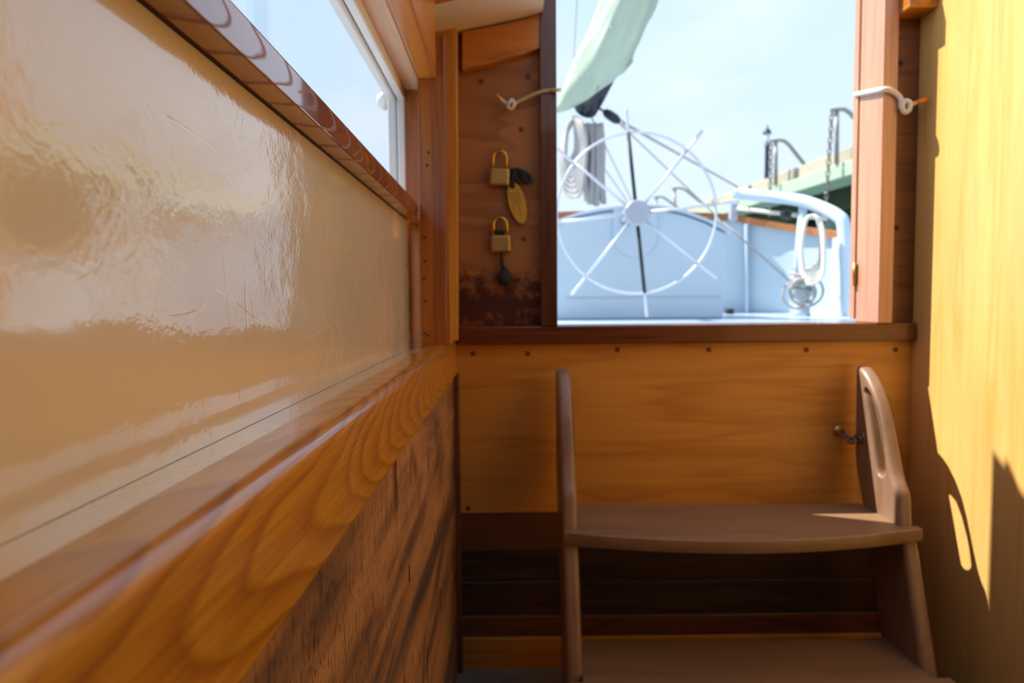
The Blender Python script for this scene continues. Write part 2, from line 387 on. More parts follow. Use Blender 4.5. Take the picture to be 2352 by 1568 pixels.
def prism(poly, axis, a0, a1, bev=0.0, seg=2):
    """poly of 2D points in the plane normal to axis (Y: (x,z), X: (y,z), Z: (x,y)), from a0 to a1"""
    bm = bmesh.new()
    def pt(p, a): return {'Y': (p[0], a, p[1]), 'X': (a, p[0], p[1]), 'Z': (p[0], p[1], a)}[axis]
    A = [bm.verts.new(pt(p, a0)) for p in poly]; B = [bm.verts.new(pt(p, a1)) for p in poly]
    n = len(poly)
    bm.faces.new(A[::-1]); bm.faces.new(B)
    for k in range(n): bm.faces.new((A[k], A[(k+1) % n], B[(k+1) % n], B[k]))
    bmesh.ops.recalc_face_normals(bm, faces=bm.faces)
    if bev: bmesh.ops.bevel(bm, geom=list(bm.edges), offset=bev, segments=seg, affect='EDGES', profile=.5)
    return bm
def inset(pts, d):
    """offset a counter-clockwise loop inwards (holes are given clockwise so they open outwards into the plate)"""
    n = len(pts); out = []
    for k in range(n):
        a, b, c = Vector(pts[k-1]), Vector(pts[k]), Vector(pts[(k+1) % n])
        n1 = Vector((-(b-a).y, (b-a).x)).normalized(); n2 = Vector((-(c-b).y, (c-b).x)).normalized()
        m = (n1+n2); m = m.normalized() if m.length > 1e-6 else n1
        out.append(b+m*(d/max(.5, m.dot(n1))))
    return out
def inside(q, p):
    c = False
    for k in range(len(p)):
        (x0, y0), (x1, y1) = p[k-1], p[k]
        if (y0 > q[1]) != (y1 > q[1]) and q[0] < (x1-x0)*(q[1]-y0)/(y1-y0)+x0: c = not c
    return c
def area2(p): return sum(p[k-1][0]*p[k][1]-p[k][0]*p[k-1][1] for k in range(len(p)))
def plate(outline, holes, a0, a1, bev, axis='X', res=4):
    """plate with rounded edges and holes from 2D outlines (axis X: (y,z), axis Z: (x,y))"""
    loops = [outline if area2(outline) > 0 else outline[::-1]]+[h if area2(h) < 0 else h[::-1] for h in holes]
    bm = bmesh.new()
    prof = []
    for k in range(res+1):
        an = PI/2*k/res; prof.append((bev*(1-math.sin(an)), a0+bev*(1-math.cos(an))))
    prof = prof+[(d, a0+a1-a) for d, a in prof[::-1]]
    ends = [[], []]
    for li, lp in enumerate(loops):
        rows = []
        for d, a in prof:
            q = inset(lp, d*(1 if li == 0 else .45))
            rows.append([bm.verts.new((a, p.x, p.y) if axis == 'X' else (p.x, p.y, a)) for p in q])
        n = len(lp)
        for A, B in zip(rows, rows[1:]):
            for k in range(n):
                f = bm.faces.new((A[k], A[(k+1) % n], B[(k+1) % n], B[k])); f.smooth = True
        for e_, row in ((0, rows[0]), (1, rows[-1])):
            ends[e_] += [bm.edges.get((row[k], row[(k+1) % n])) for k in range(n)]
    for es in ends:
        r_ = bmesh.ops.triangle_fill(bm, use_beauty=False, use_dissolve=False, edges=es)
        kill = []
        for f in [x for x in r_['geom'] if isinstance(x, bmesh.types.BMFace)]:
            c = f.calc_center_median(); q = (c.y, c.z) if axis == 'X' else (c.x, c.y)
            for h in loops[1:]:
                if inside(q, h): kill.append(f); break
        bmesh.ops.delete(bm, geom=kill, context='FACES_ONLY')
    bmesh.ops.recalc_face_normals(bm, faces=bm.faces)
    for e in bm.edges:
        if len(e.link_faces) == 2 and e.calc_face_angle(0) > .6: e.smooth = False
    return bm

def wloc(o):
    l = Vector((0, 0, 0))
    while o is not None: l += o.location; o = o.parent
    return l
def link(name, me, parent=None, loc=(0, 0, 0)):
    o = bpy.data.objects.new(name, me); COL.objects.link(o); o.location = loc; o.parent = parent; return o
def tag(o, label=None, cat=None, group=None, kind=None):
    if label: o['label'] = label
    if cat: o['category'] = cat
    if group: o['group'] = group
    if kind: o['kind'] = kind
    return o
def obj(name, bm, mat, parent=None, origin=None, label=None):
    """one mesh object; bm is in world coordinates"""
    if parent is not None: off = wloc(parent); loc = Vector((0, 0, 0))
    else:
        if origin is None:
            xs = [v.co for v in bm.verts]
            origin = ((min(c.x for c in xs)+max(c.x for c in xs))/2, (min(c.y for c in xs)+max(c.y for c in xs))/2, min(c.z for c in xs))
        off = Vector(origin); loc = off
    bmesh.ops.translate(bm, verts=bm.verts, vec=-off)
    me = bpy.data.meshes.new(name); bm.to_mesh(me); bm.free()
    me.materials.append(MATS[mat])
    o = link(name, me, parent, loc)
    if label: o['label'] = label
    return o
def thing(name, label, cat, loc, group=None, kind=None):
    o = link(name, None, None, loc); return tag(o, label, cat, group, kind)
def share(name, me, parent, wpos, rotz=None):
    """piece sharing mesh data, at a world position"""
    o = link(name, me, parent, Vector(wpos)-wloc(parent) if parent else wpos)
    return o
def mesh_of(name, bm, mat):
    me = bpy.data.meshes.new(name); bm.to_mesh(me); bm.free(); me.materials.append(MATS[mat]); return me
def H(d): return CZ+d           # height relative to the eye

# ================================================================== CABIN SHELL
YB = 1.46                       # face of the aft bulkhead
Y0 = -1.5                       # forward end of the modelled cabin
tag(obj('floor', BOX(-.24, .95, Y0, YB, -.03, 0), 'sole_grey'), 'grey painted cabin floor at the foot of the bulkhead', 'floor', kind='structure')

# --- left wall
wl = thing('wall_left', 'glossy cream painted cabin side wall above the oak rail', 'wall', (-.19, 0, 0), kind='structure')
obj('panel', BOX(-.20, -.179, Y0, 1.455, H(-.084)+.0003, H(.152)), 'cream_paint', wl)
obj('ledge', BOX(-.20, -.148, Y0, 1.455, H(-.11), H(-.084), bev=.001), 'cream_paint', wl, label='narrow cream shelf behind the oak rail')
obj('wall_core', BOX(-.24, -.20, Y0, 1.47, 0, H(.152)), 'board_brown', wl)
lb = obj('lining_board', BOX(-.16, -.115, Y0, YB-.002, 0.0, H(-.12)), 'plank_wood', wl, label='rough reddish brown lining board with dark streaks')
crack = mesh_of('crack', BOX(-.0006, .0008, -.0025, .0025, -.024, .024, bev=.0006), 'hole_dark')
for py0, py1, px in ((1480, 1568, 968), (1218, 1266, 990), (1296, 1338, 929), (1350, 1400, 1002)):
    Yc = .115*F/(VPX-px); zz = P(px, (py0+py1)/2, Yc)
    c = share('crack', crack, lb, (-.115, Yc, zz.z)); c.scale = (1, 1, (py1-py0)/F*Yc/.048)

def rounded(poly, idx, r, n=5):
    """round corner idx of a 2D polygon"""
    out = []
    for i, p in enumerate(poly):
        if i not in idx: out.append(p); continue
        a, b, c = Vector(poly[i-1]), Vector(p), Vector(poly[(i+1) % len(poly)])
        rr = r if not isinstance(r, dict) else r[i]
        p0 = b+(a-b).normalized()*rr; p1 = b+(c-b).normalized()*rr
        for k in range(n+1):
            t = k/n; out.append(tuple((1-t)**2*p0+2*t*(1-t)*b+t*t*p1))
    return out
def smooth_long(o, ang=.6):
    for p in o.data.polygons: p.use_smooth = True
    me = o.data; bm = bmesh.new(); bm.from_mesh(me)
    for e in bm.edges:
        if len(e.link_faces) == 2 and e.calc_face_angle(0) > ang: e.smooth = False
    bm.to_mesh(me); bm.free()
rp = rounded([(-.150, H(-.150)), (-.106, H(-.150)), (-.111, H(-.076)), (-.150, H(-.079))], (1, 2, 3), {1: .003, 2: .012, 3: .005}, 14)
t1 = obj('trim_1', prism(rp, 'Y', Y0, 1.456), 'rail_oak')
tag(t1, 'thick varnished oak rail with swirling grain running along the left wall', 'rail', kind='structure')
tp = rounded([(-.181, H(.149)), (-.157, H(.149)), (-.157, H(.175)), (-.20, H(.177)), (-.20, H(.149))], (1, 2), {1: .0015, 2: .002}, 3)
t2 = obj('trim_2', prism(tp, 'Y', Y0, 1.236), 'trim_mahogany')
tag(t2, 'glossy mahogany window ledge trim along the top of the cream wall', 'trim', kind='structure')
obj('gap_shadow_strip', BOX(-.1795, -.1775, Y0, 1.236, H(.1478), H(.149)), 'hole_dark', t2)  # dark strip standing in for the shadow gap under the trim

# post, batten and corner strip at the aft end of the left wall
def lean(x0, x1, x0t, x1t, y0, y1, z0, z1, bev=.0015):
    return hexa([(x0, y0, z0), (x1, y0, z0), (x1, y1, z0), (x0, y1, z0), (x0t, y0, z1), (x1t, y0, z1), (x1t, y1, z1), (x0t, y1, z1)], bev)
t3 = obj('trim_3', lean(-.1565, -.110, -.1555, -.107, 1.236, 1.30, H(-.080), H(.470)), 'post_wood')
tag(t3, 'brown wooden window post standing on the oak rail', 'post', kind='structure')
obj('end_fillet', BOX(-.179, -.158, 1.415, 1.457, H(-.083), H(.150)), 'post_wood', wl)
nail = mesh_of('nail', LATHE([(.0022, -.001), (.0022, .001)], 8, axis='Y'), 'hole_dark')
for px, py in ((975, 545), (976, 600), (974, 640), (977, 692), (975, 765), (982, 770), (981, 380), (984, 350)):
    p = P(px, py, 1.2355); share('nail', nail, t3, p)
t4 = obj('trim_4', lean(-.140, -.1035, -.140, -.096, 1.42, 1.457, H(-.080), H(.62)), 'batten_wood')
tag(t4, 'pale orange corner batten beside the padlock panel', 'batten', kind='structure')
t5 = obj('trim_5', BOX(-.118, -.104, 1.44, 1.4595, 0, H(-.150), bev=.002), 'board_brown')
tag(t5, 'narrow dark corner strip where the rough lining meets the bulkhead', 'trim', kind='structure')

# window
w1 = thing('window_1', 'long side window above the mahogany ledge with white rubber surround', 'window', (-.20, 0, H(.175)), kind='structure')
obj('head_reveal', BOX(-.190, -.156, Y0, 1.34, H(.397), H(.60), bev=.001), 'reveal_wood', w1)
obj('jamb_reveal', BOX(-.190, -.150, 1.302, 1.40, H(.15), H(.397)), 'post_wood', w1)
obj('header', BOX(-.158, -.1545, Y0, 1.236, H(.398), H(.60)), 'beam_wood', w1)
obj('gasket', BOX(-.203, -.188, Y0, 1.335, H(.380), H(.4015), bev=.003), 'white_gasket', w1)
obj('gasket', BOX(-.203, -.188, 1.300, 1.33, H(.15), H(.3995), bev=.003), 'white_gasket', w1)
obj('outer_frame', BOX(-.222, -.205, Y0, 1.335, H(.378), H(.405), bev=.004), 'white_gasket', w1)
obj('outer_frame', BOX(-.222, -.205, 1.304, 1.33, H(.15), H(.402), bev=.004), 'white_gasket', w1)
obj('outer_wall', BOX(-.218, -.19, Y0, 1.47, H(.404), H(.62)), 'board_brown', w1)
obj('outer_wall', BOX(-.218, -.19, 1.336, 1.47, H(.152), H(.404)), 'board_brown', w1)
obj('outer_wall', BOX(-.222, -.19, Y0, -.12, H(.152), H(.405)), 'board_brown', w1)  # unseen wall piece added to block light from the forward window
obj('outer_sill', BOX(-.24, -.20, Y0, 1.335, H(.152), H(.160)), 'white_gasket', w1)
obj('pane', BOX(-.2040, -.2015, -.12, 1.31, H(.155), H(.385)), 'window_glass', w1)
obj('sliding_pane', BOX(-.2115, -.2085, -.12, .627, H(.155), H(.385)), 'window_glass', w1)
kp = P(893, 232, 1.36)
obj('knob', LATHE([(.005, -.015), (.012, -.012), (.017, -.004), (.017, .002), (.012, .007), (.005, .014), (.005, .03)], 16, (kp.x-.008, kp.y, kp.z), 'X'), 'white_gasket', w1)

# roof beam (carlin), ceiling, cross beam
t6 = obj('trim_6', BOX(-.1545, -.122, Y0, 1.2355, H(.396), H(.56), bev=.003), 'beam_wood')
tag(t6, 'orange varnished roof beam running above the side window', 'beam', kind='structure')
def camber(x): return H(.556+.030*(x+.1)/.175+.012*math.sin((x+.1)*3))
def slab(x0, x1, y0, y1, th, n=10):
    bm = bmesh.new(); lo = []; hi = []
    for i in range(n+1):
        x = x0+(x1-x0)*i/n; z = camber(x)
        lo.append((bm.verts.new((x, y0, z)), bm.verts.new((x, y1, z)))); hi.append((bm.verts.new((x, y0, z+th)), bm.verts.new((x, y1, z+th))))
    for i in range(n):
        bm.faces.new((lo[i][0], lo[i][1], lo[i+1][1], lo[i+1][0])); bm.faces.new((hi[i][0], hi[i+1][0], hi[i+1][1], hi[i][1]))
        bm.faces.new((lo[i][0], lo[i+1][0], hi[i+1][0], hi[i][0])); bm.faces.new((lo[i][1], hi[i][1], hi[i+1][1], lo[i+1][1]))
    bm.faces.new((lo[0][0], hi[0][0], hi[0][1], lo[0][1])); bm.faces.new((lo[n][0], lo[n][1], hi[n][1], hi[n][0]))
    bmesh.ops.recalc_face_normals(bm, faces=bm.faces)
    return bm
ce = thing('ceiling', 'white painted ceiling strip beside the open hatch', 'ceiling', (0, 0, H(.6)), kind='structure')
obj('panel', slab(-.24, .078, Y0, 1.52, .05), 'ceiling_white', ce)
obj('panel', slab(.078, .90, Y0, .42, .05), 'ceiling_white', ce)
hp = P(1218, 23, 1.31)
obj('screw_hole', LATHE([(.0045, -.0008), (.0045, .002)], 10, (hp.x, hp.y, camber(hp.x))), 'hole_dark', ce)
bm = slab(-.126, .078, 1.225, 1.262, .05)
for v in bm.verts: v.co.z -= .016 if v.co.z < H(.6) else .018
t7 = obj('trim_7', bm, 'cross_beam_wood')
tag(t7, 'varnished cross beam under the white ceiling strip', 'beam', kind='structure')

tag(obj('wall_forward', BOX(-.24, .90, Y0-.03, Y0, 0, H(.64)), 'board_brown'), 'unseen added bulkhead closing the forward end of the cabin', 'wall', kind='structure')  # out of view, added to cut fill light from behind the camera

# --- aft bulkhead
wa = thing('wall_aft', 'varnished wooden bulkhead around the open companionway', 'wall', (.38, YB, 0), kind='structure')
zs = H(-.052)
obj('upper_panel', BOX(-.24, .085, YB, YB+.018, zs-.02, H(.62)), 'panel_brown', wa, label='brown stained bulkhead panel where the padlocks hang')
obj('upper_panel', BOX(.815, .885, YB, YB+.018, zs-.02, H(.75)), 'board_brown', wa)
obj('lower_panel', BOX(-.24, .885, YB, YB+.018, H(-.458), H(-.06), bev=.0015), 'ply', wa, label='honey coloured plywood panel below the door sill')
obj('board', BOX(-.13, .885, YB+.004, YB+.02, H(-.541), H(-.4595), bev=.002), 'board_brown', wa)
obj('board', BOX(-.13, .885, YB+.006, YB+.02, H(-.614), H(-.5425), bev=.002), 'board_dark', wa)
obj('board', BOX(-.13, .885, YB+.006, YB+.02, H(-.690), H(-.6155), bev=.002), 'board_dark', wa)
obj('board', BOX(-.13, .885, YB+.004, YB+.02, H(-.736), H(-.6915), bev=.002), 'board_brown', wa)
obj('board', BOX(-.13, .885, YB-.002, YB+.02, -.001, H(-.7375), bev=.002), 'ply', wa)
# curved beam over the padlock panel
cb = [(1062, 161), (1110, 150), (1155, 138), (1200, 125), (1238, 111)]; ct = [(1062, 96), (1110, 88), (1155, 79), (1200, 69), (1245, 55)]
poly = [(P(x, y, 1.44).x, P(x, y, 1.44).z) for x, y in cb]+[(P(x, y, 1.44).x, P(x, y, 1.44).z+.02) for x, y in ct[::-1]]
obj('head_beam', prism(poly, 'Y', 1.438, YB+.002, bev=.001), 'cross_beam_wood', wa)
plug = mesh_of('screw_plug', LATHE([(.0055, -.0008), (.0055, .001)], 12, axis='Y'), 'plug_dark')
for px, py in ((1087, 812), (1212, 812), (1418, 803), (1628, 803), (1852, 803), (2057, 803), (1075, 1167), (1197, 297), (1203, 548), (1213, 175), (1105, 187)):
    share('screw_plug', plug, wa, P(px, py, YB-.0003))
plug2 = mesh_of('screw_plug', LATHE([(.0055, -.0008), (.0055, .001)], 12, axis='Y'), 'hole_dark')
for px, py in ((2068, 145), (2058, 523)): share('screw_plug', plug2, wa, P(px, py, YB-.0003))

# door frame: sill and two jambs
d1 = thing('door_1', 'open companionway doorway with dark sill and wooden jambs', 'doorway', (.445, YB, zs), kind='structure')
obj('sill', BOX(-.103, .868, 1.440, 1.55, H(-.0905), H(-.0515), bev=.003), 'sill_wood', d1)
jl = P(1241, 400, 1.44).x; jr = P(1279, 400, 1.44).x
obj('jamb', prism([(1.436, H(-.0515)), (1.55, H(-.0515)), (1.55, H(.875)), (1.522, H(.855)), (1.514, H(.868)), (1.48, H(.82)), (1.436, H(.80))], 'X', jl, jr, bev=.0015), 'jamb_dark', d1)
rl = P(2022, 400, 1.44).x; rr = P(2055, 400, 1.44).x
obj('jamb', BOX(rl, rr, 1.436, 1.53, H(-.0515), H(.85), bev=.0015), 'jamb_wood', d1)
t8 = obj('trim_8', BOX(rr, .871, 1.40, YB, H(.583), H(.63), bev=.003), 'beam_wood')
tag(t8, 'short varnished block at the top of the right bulkhead corner', 'trim', kind='structure')

# --- right wall
XR = .871
wr = thing('wall_right', 'sunlit golden plywood wall right of the steps', 'wall', (XR, .4, 0), kind='structure')
obj('panel', BOX(XR, XR+.02, Y0, YB+.02, 0, H(.64)), 'wall_ply', wr)
t9 = obj('trim_9', BOX(XR-.008, XR, .42, 1.44, H(.600), H(.64), bev=.002), 'beam_wood')
tag(t9, 'varnished moulding along the top of the right wall', 'trim', kind='structure')

# ================================================================== LADDER
XL0, XL1, XR0, XR1 = .0995, .1285, .732, .761
front = [(1.424, -.140), (1.408, -.143), (1.393, -.151), (1.378, -.162), (1.358, -.182), (1.339, -.2084), (1.323, -.242), (1.3095, -.279), (1.298, -.308), (1.288, -.332), (1.278, -.350), (1.267, -.362), (1.262, -.375), (1.257, -.424), (1.235, -.467), (1.174, -.6555), (1.126, -.805)]
back = [(1.270, -.805), (1.3127, -.666), (1.359, -.511), (1.398, -.41), (1.420, -.36), (1.427, -.32), (1.4285, -.160), (1.4275, -.146)]
outl = [(y, H(d)) for y, d in front+back]
def slot_pts():
    c3 = catmull([(1.383, -.190, .0065), (1.367, -.207, .0130), (1.350, -.243, .0165), (1.333, -.294, .0165), (1.321, -.335, .0145)], 4)
    c = [Vector((p.x, p.y)) for p in c3]; rad = [p.z for p in c3]; L = []; Rr = []
    for k, p in enumerate(c):
        t = (c[min(k+1, len(c)-1)]-c[max(k-1, 0)]).normalized(); nn = Vector((-t.y, t.x)); L.append(p+nn*rad[k]); Rr.append(p-nn*rad[k])
    def cap(p, a, b):
        u_ = a-p; w_ = Vector((-u_.y, u_.x)); return [p+u_*math.cos(PI*k/6)+w_*math.sin(PI*k/6) for k in range(1, 6)]
    pts = L+cap(c[-1], L[-1], Rr[-1])[::1]
    # end caps bulge away from the slot
    e = c[-1]-c[-2]; m0 = cap(c[-1], L[-1], Rr[-1])
    if (m0[2]-c[-1]).dot(e) < 0: m0 = [c[-1]*2-q for q in m0][::-1]
    e0 = c[0]-c[1]; m1 = cap(c[0], Rr[0], L[0])
    if (m1[2]-c[0]).dot(e0) < 0: m1 = [c[0]*2-q for q in m1][::-1]
    pts = L+m0+Rr[::-1]+m1
    return [(p.x, H(p.y)) for p in pts]
la = thing('companionway_ladder', 'brown wooden companionway steps with slotted hand rails in front of the bulkhead', 'ladder', (.43, 1.25, 0))
obj('side_rail', plate(outl, [slot_pts()], XL0, XL1, .0095), 'ladder_rail_wood', la)
obj('side_rail', plate(outl, [slot_pts()], XR0, XR1, .0095), 'ladder_rail_wood', la)
def tread(d, yb, yf_end, yf_mid, th=.024):
    xa_, xb_, yn = XL0+.001, XR1+.006, yf_end+.018
    ol = [(XL1-.003, yb), (XL1-.003, yn), (xa_, yn), (xa_, yf_end)]
    for k in range(1, 24):
        t = k/24; ol.append((xa_+(xb_-xa_)*t, yf_end-(yf_end-yf_mid)*4*t*(1-t)))
    ol += [(xb_, yf_end), (xb_, yn), (XR0+.003, yn), (XR0+.003, yb)]
    return plate(ol[::-1], [], H(d)-th, H(d), .003, 'Z', 2)
obj('tread', tread(-.426, 1.402, 1.238, 1.182), 'ladder_wood', la)
obj('tread', tread(-.660, 1.292, 1.132, 1.078), 'ladder_wood', la)

# securing chain
chain_ = thing('securing_chain', 'short metal chain holding the steps to the bulkhead', 'chain', P(1925, 990, 1.455))
e0 = P(1925, 988, 1.458); e1 = P(1988, 1004, 1.396); e1.x = XR0-.001
obj('eye', LATHE([(.011, 0), (.011, -.003), (.006, -.004), (.005, -.008), (.008, -.010), (.007, -.015)], 14, e0, 'Y'), 'brass', chain_)
obj('rail_plate', LATHE([(.012, 0), (.012, -.002), (.006, -.003)], 14, (XR0+.001, e1.y, e1.z), 'X'), 'steel', chain_)
def chain_link(c, t, up, L, W, r):
    t = t.normalized(); s = t.cross(up).normalized(); pts = []
    for k in range(16):
        a = 2*PI*k/16; ca, sa = math.cos(a), math.sin(a)
        pts.append(c+t*(math.copysign(L/2-W/2, ca)+ca*W/2)+s*sa*W/2)
    return TUBE(pts, r, 6, closed=True)
nL = 5
q0 = e0+Vector((.004, -.012, -.002)); q1 = e1+Vector((-.004, 0, 0))
for k in range(nL):
    t = (k+.5)/nL; c = q0.lerp(q1, t); c.z -= .012*math.sin(t*PI)
    obj('chain_link', chain_link(c, (q1-q0), Vector((0, 0, 1)) if k % 2 else Vector((0, 1, 0)), .021, .012, .0022), 'steel', chain_)

# ================================================================== PADLOCKS AND KEYS
def padlock(name, label, cx, cy, tilt):
    c = P(cx, cy, 1.447); r = thing(name, label, 'padlock', (c.x, c.y, c.z), 'brass padlocks on the bulkhead')
    wv, hv = .0212, .0186
    bm = BOX(c.x-wv, c.x+wv, c.y-.008, c.y+.008, c.z-hv, c.z+hv, bev=.005, seg=3)
    body = obj('body', bm, 'brass', r)
    pts = [(-.0140, -.002), (-.0140, .018)]+[(-.0140*math.cos(PI*k/10), .022+.0140*math.sin(PI*k/10)) for k in range(11)]+[(.0140, .018), (.0140, -.002)]
    sh = obj('shackle', TUBE([(c.x+x, c.y, c.z+hv+z) for x, z in pts], .0034, 10), 'brass_bright', r)
    obj('keyhole', LATHE([(.004, -.0005), (.004, .0006)], 10, (c.x, c.y, c.z-hv)), 'hole_dark', body)
    obj('hanging_nail', TUBE([(c.x+.002, c.y-.008, c.z+hv+.0425), (c.x+.002, YB+.002, c.z+hv+.0405)], .0014, 6), 'steel', r)
    for o in (body, sh): o.rotation_euler.y = tilt
    return r, c
pl1, c1 = padlock('padlock', 'upper brass padlock beside the yellow oval key tag', 1147, 407, math.radians(2))
pl2, c2 = padlock('padlock', 'lower brass padlock with a black ball hanging on a cord', 1150, 560, math.radians(-1))
# key float: cord with black ball
kb = thing('key_float', 'black cord with a round knob hanging below the lower padlock', 'key float', P(1158, 660, 1.447))
bp = P(1159, 637, 1.446)
obj('ball', LATHE([(.002, -.0175), (.010, -.015), (.0155, -.007), (.0175, 0), (.0155, .007), (.010, .014), (.005, .020)], 18, bp), 'dark_cord', kb)
for dx in (-.004, .004):
    obj('strand', TUBE(catmull([P(1152, 580, 1.449), P(1152+dx*400, 600, 1.448), P(1157+dx*900, 622, 1.447), bp+Vector((dx, 0, .012))], 5), .0028, 8), 'dark_cord', kb)
kk = P(1147, 536, 1.446)
obj('knot', TUBE(catmull([kk+Vector((-.008, 0, 0)), kk+Vector((-.003, -.003, .005)), kk+Vector((.003, .002, .002)), kk+Vector((.007, -.002, .004)), kk+Vector((.008, 0, -.002))], 6), .0042, 8), 'dark_cord', kb)
# yellow tag with dark lanyard
tg = thing('key_tag', 'yellow oval key tag hanging beside the upper padlock', 'key tag', P(1190, 512, 1.447))
tc_ = P(1188, 465, 1.450)
bm = bmesh.new(); n = 40; ry, rx = .0455, .0178
A = []; B = []
for k in range(n):
    a = 2*PI*k/n; x = rx*math.cos(a); z = ry*math.sin(a)
    A.append((x, z))
tagm = plate(A, [[(.0035*math.cos(-2*PI*k/12), .034+.0035*math.sin(-2*PI*k/12)) for k in range(12)]], -.0015, .0015, .0007, 'X', 1)
ang = math.radians(14)
for v in tagm.verts:
    yv, x, z = v.co.x, v.co.y, v.co.z
    v.co = (tc_.x+x*math.cos(ang)+z*-math.sin(ang), tc_.y+yv, tc_.z+x*math.sin(ang)+z*math.cos(ang))
tb = obj('tag_body', tagm, 'yellow_tag', tg)
lm = bmesh.new()
for j, (off, l0, l1) in enumerate(((-.0095, .024, -.010), (-.0045, .022, -.004), (.001, .020, -.030), (.0068, .026, -.004))):
    z = l0
    while z > l1:
        L = random.uniform(.0025, .006)
        for (x, zz, hx, hz) in ((off, z-L/2, .0008, L/2),):
            c = Vector((tc_.x+x*math.cos(ang)-zz*math.sin(ang), tc_.y-.0017, tc_.z+x*math.sin(ang)+zz*math.cos(ang)))
            ux = Vector((math.cos(ang), 0, math.sin(ang)))*hx; uz = Vector((-math.sin(ang), 0, math.cos(ang)))*hz
            vv = [lm.verts.new(c+sx*ux+sz*uz+Vector((0, dy, 0))) for dy in (0, .0004) for sx, sz in ((-1, -1), (1, -1), (1, 1), (-1, 1))]
            for f in ((0, 1, 2, 3), (7, 6, 5, 4), (0, 4, 5, 1), (1, 5, 6, 2), (2, 6, 7, 3), (3, 7, 4, 0)): lm.faces.new([vv[i] for i in f])
        z -= L+.0012
obj('lettering', lm, 'ink', tb)
ly = 1.449
obj('lanyard', TUBE(catmull([P(1176, 430, 1.4475), P(1171, 405, 1.4475), P(1176, 390, ly), P(1190, 398, ly), P(1204, 418, ly), P(1217, 412, ly), P(1212, 400, ly-.004), P(1196, 392, ly-.004), P(1184, 400, ly-.003), P(1192, 418, ly-.004), P(1206, 404, ly-.006), P(1186, 388, ly-.005), P(1178, 408, ly-.004), P(1179, 432, 1.4495)], 6), .0038, 8), 'dark_cord', tg)
obj('key', TUBE(catmull([P(1207, 412, ly-.002), P(1214, 420, ly-.002), P(1220, 416, ly-.002), P(1218, 408, ly-.002), P(1211, 407, ly-.002)], 5, True), .0022, 8, closed=True), 'spar_dark', tg)

# ================================================================== DOOR ROPES
r1 = thing('tie_rope', 'thin gold flecked rope with orange end tied around the left door jamb', 'rope', P(1165, 245, 1.44))
Yr = 1.430
obj('cord', TUBE(catmull([P(1286, 206, 1.53), P(1281, 207, 1.43), P(1262, 207, Yr), P(1235, 213, Yr+.004), P(1205, 226, Yr+.010), P(1182, 238, Yr+.012), P(1172, 243, Yr+.012)], 6), .0036, 10), 'rope_gold', r1)
obj('knot', TUBE(catmull([P(1176, 230, Yr+.006), P(1181, 240, Yr+.004), P(1174, 250, Yr+.008), P(1166, 244, Yr+.008), P(1170, 235, Yr+.004)], 6, True), .0040, 8, closed=True), 'rope_white', r1)
obj('tail', TUBE(catmull([P(1170, 243, Yr+.008), P(1158, 234, Yr+.008), P(1149, 226, Yr+.008)], 5), .0034, 8), 'rope_white', r1)
obj('whipped_end', TUBE([P(1150, 227, Yr+.008), P(1138, 217, Yr+.008)], .0040, 10), 'orange_end', r1)
r2 = thing('tie_rope', 'white rope with orange end tied around the right door jamb', 'rope', P(2080, 250, 1.43))
xa = rl-.004
obj('cord', TUBE(catmull([(rl-.002, 1.545, P(1963, 216, 1.54).z), (xa, 1.53, P(1968, 216, 1.53).z), (xa-.001, 1.48, P(2000, 211, 1.48).z), (xa, 1.437, P(2025, 206, 1.437).z), (xa+.010, 1.429, P(2034, 206, 1.43).z), P(2054, 212, 1.430), P(2068, 226, 1.430), P(2070, 248, 1.430)], 7), .0056, 10), 'rope_white', r2)
obj('knot', TUBE(catmull([P(2078, 232, 1.425), P(2090, 236, 1.422), P(2088, 252, 1.424), P(2078, 258, 1.428), P(2072, 246, 1.426)], 6, True), .0052, 8, closed=True), 'rope_white', r2)
obj('tail', TUBE([P(2082, 245, 1.425), P(2108, 234, 1.42)], .0040, 8), 'rope_gold', r2)
obj('whipped_end', TUBE([P(2106, 235, 1.42), P(2128, 228, 1.418)], .0050, 10), 'orange_end', r2)

# ================================================================== DOOR LEAVES (folded back outside)
d3 = thing('door_2', 'narrow edge of the varnished door leaf folded back behind the right jamb', 'door', (rl, 1.55, H(-.04)), kind='structure')
xe = P(1961, 400, 1.545).x
obj('leaf', BOX(xe, xe+.33, 1.533, 1.555, H(-.045), H(.74), bev=.002), 'jamb_wood', d3)
hz = P(1963, 630, 1.53).z
hg = obj('hinge', BOX(xe-.003, xe+.006, 1.526, 1.536, hz-.022, hz+.022, bev=.001), 'brass', d3)
obj('hinge_pin', LATHE([(.004, -.026), (.004, .026)], 10, (xe-.003, 1.528, hz)), 'brass', hg)

# ================================================================== OUTSIDE: COCKPIT
ZD = H(-.09)
tag(obj('cockpit_deck', BOX(-2.2, 3.0, 1.56, 5.2, ZD-.05, ZD), 'blue_paint'), 'pale blue painted cockpit deck outside the doorway', 'deck', kind='structure')

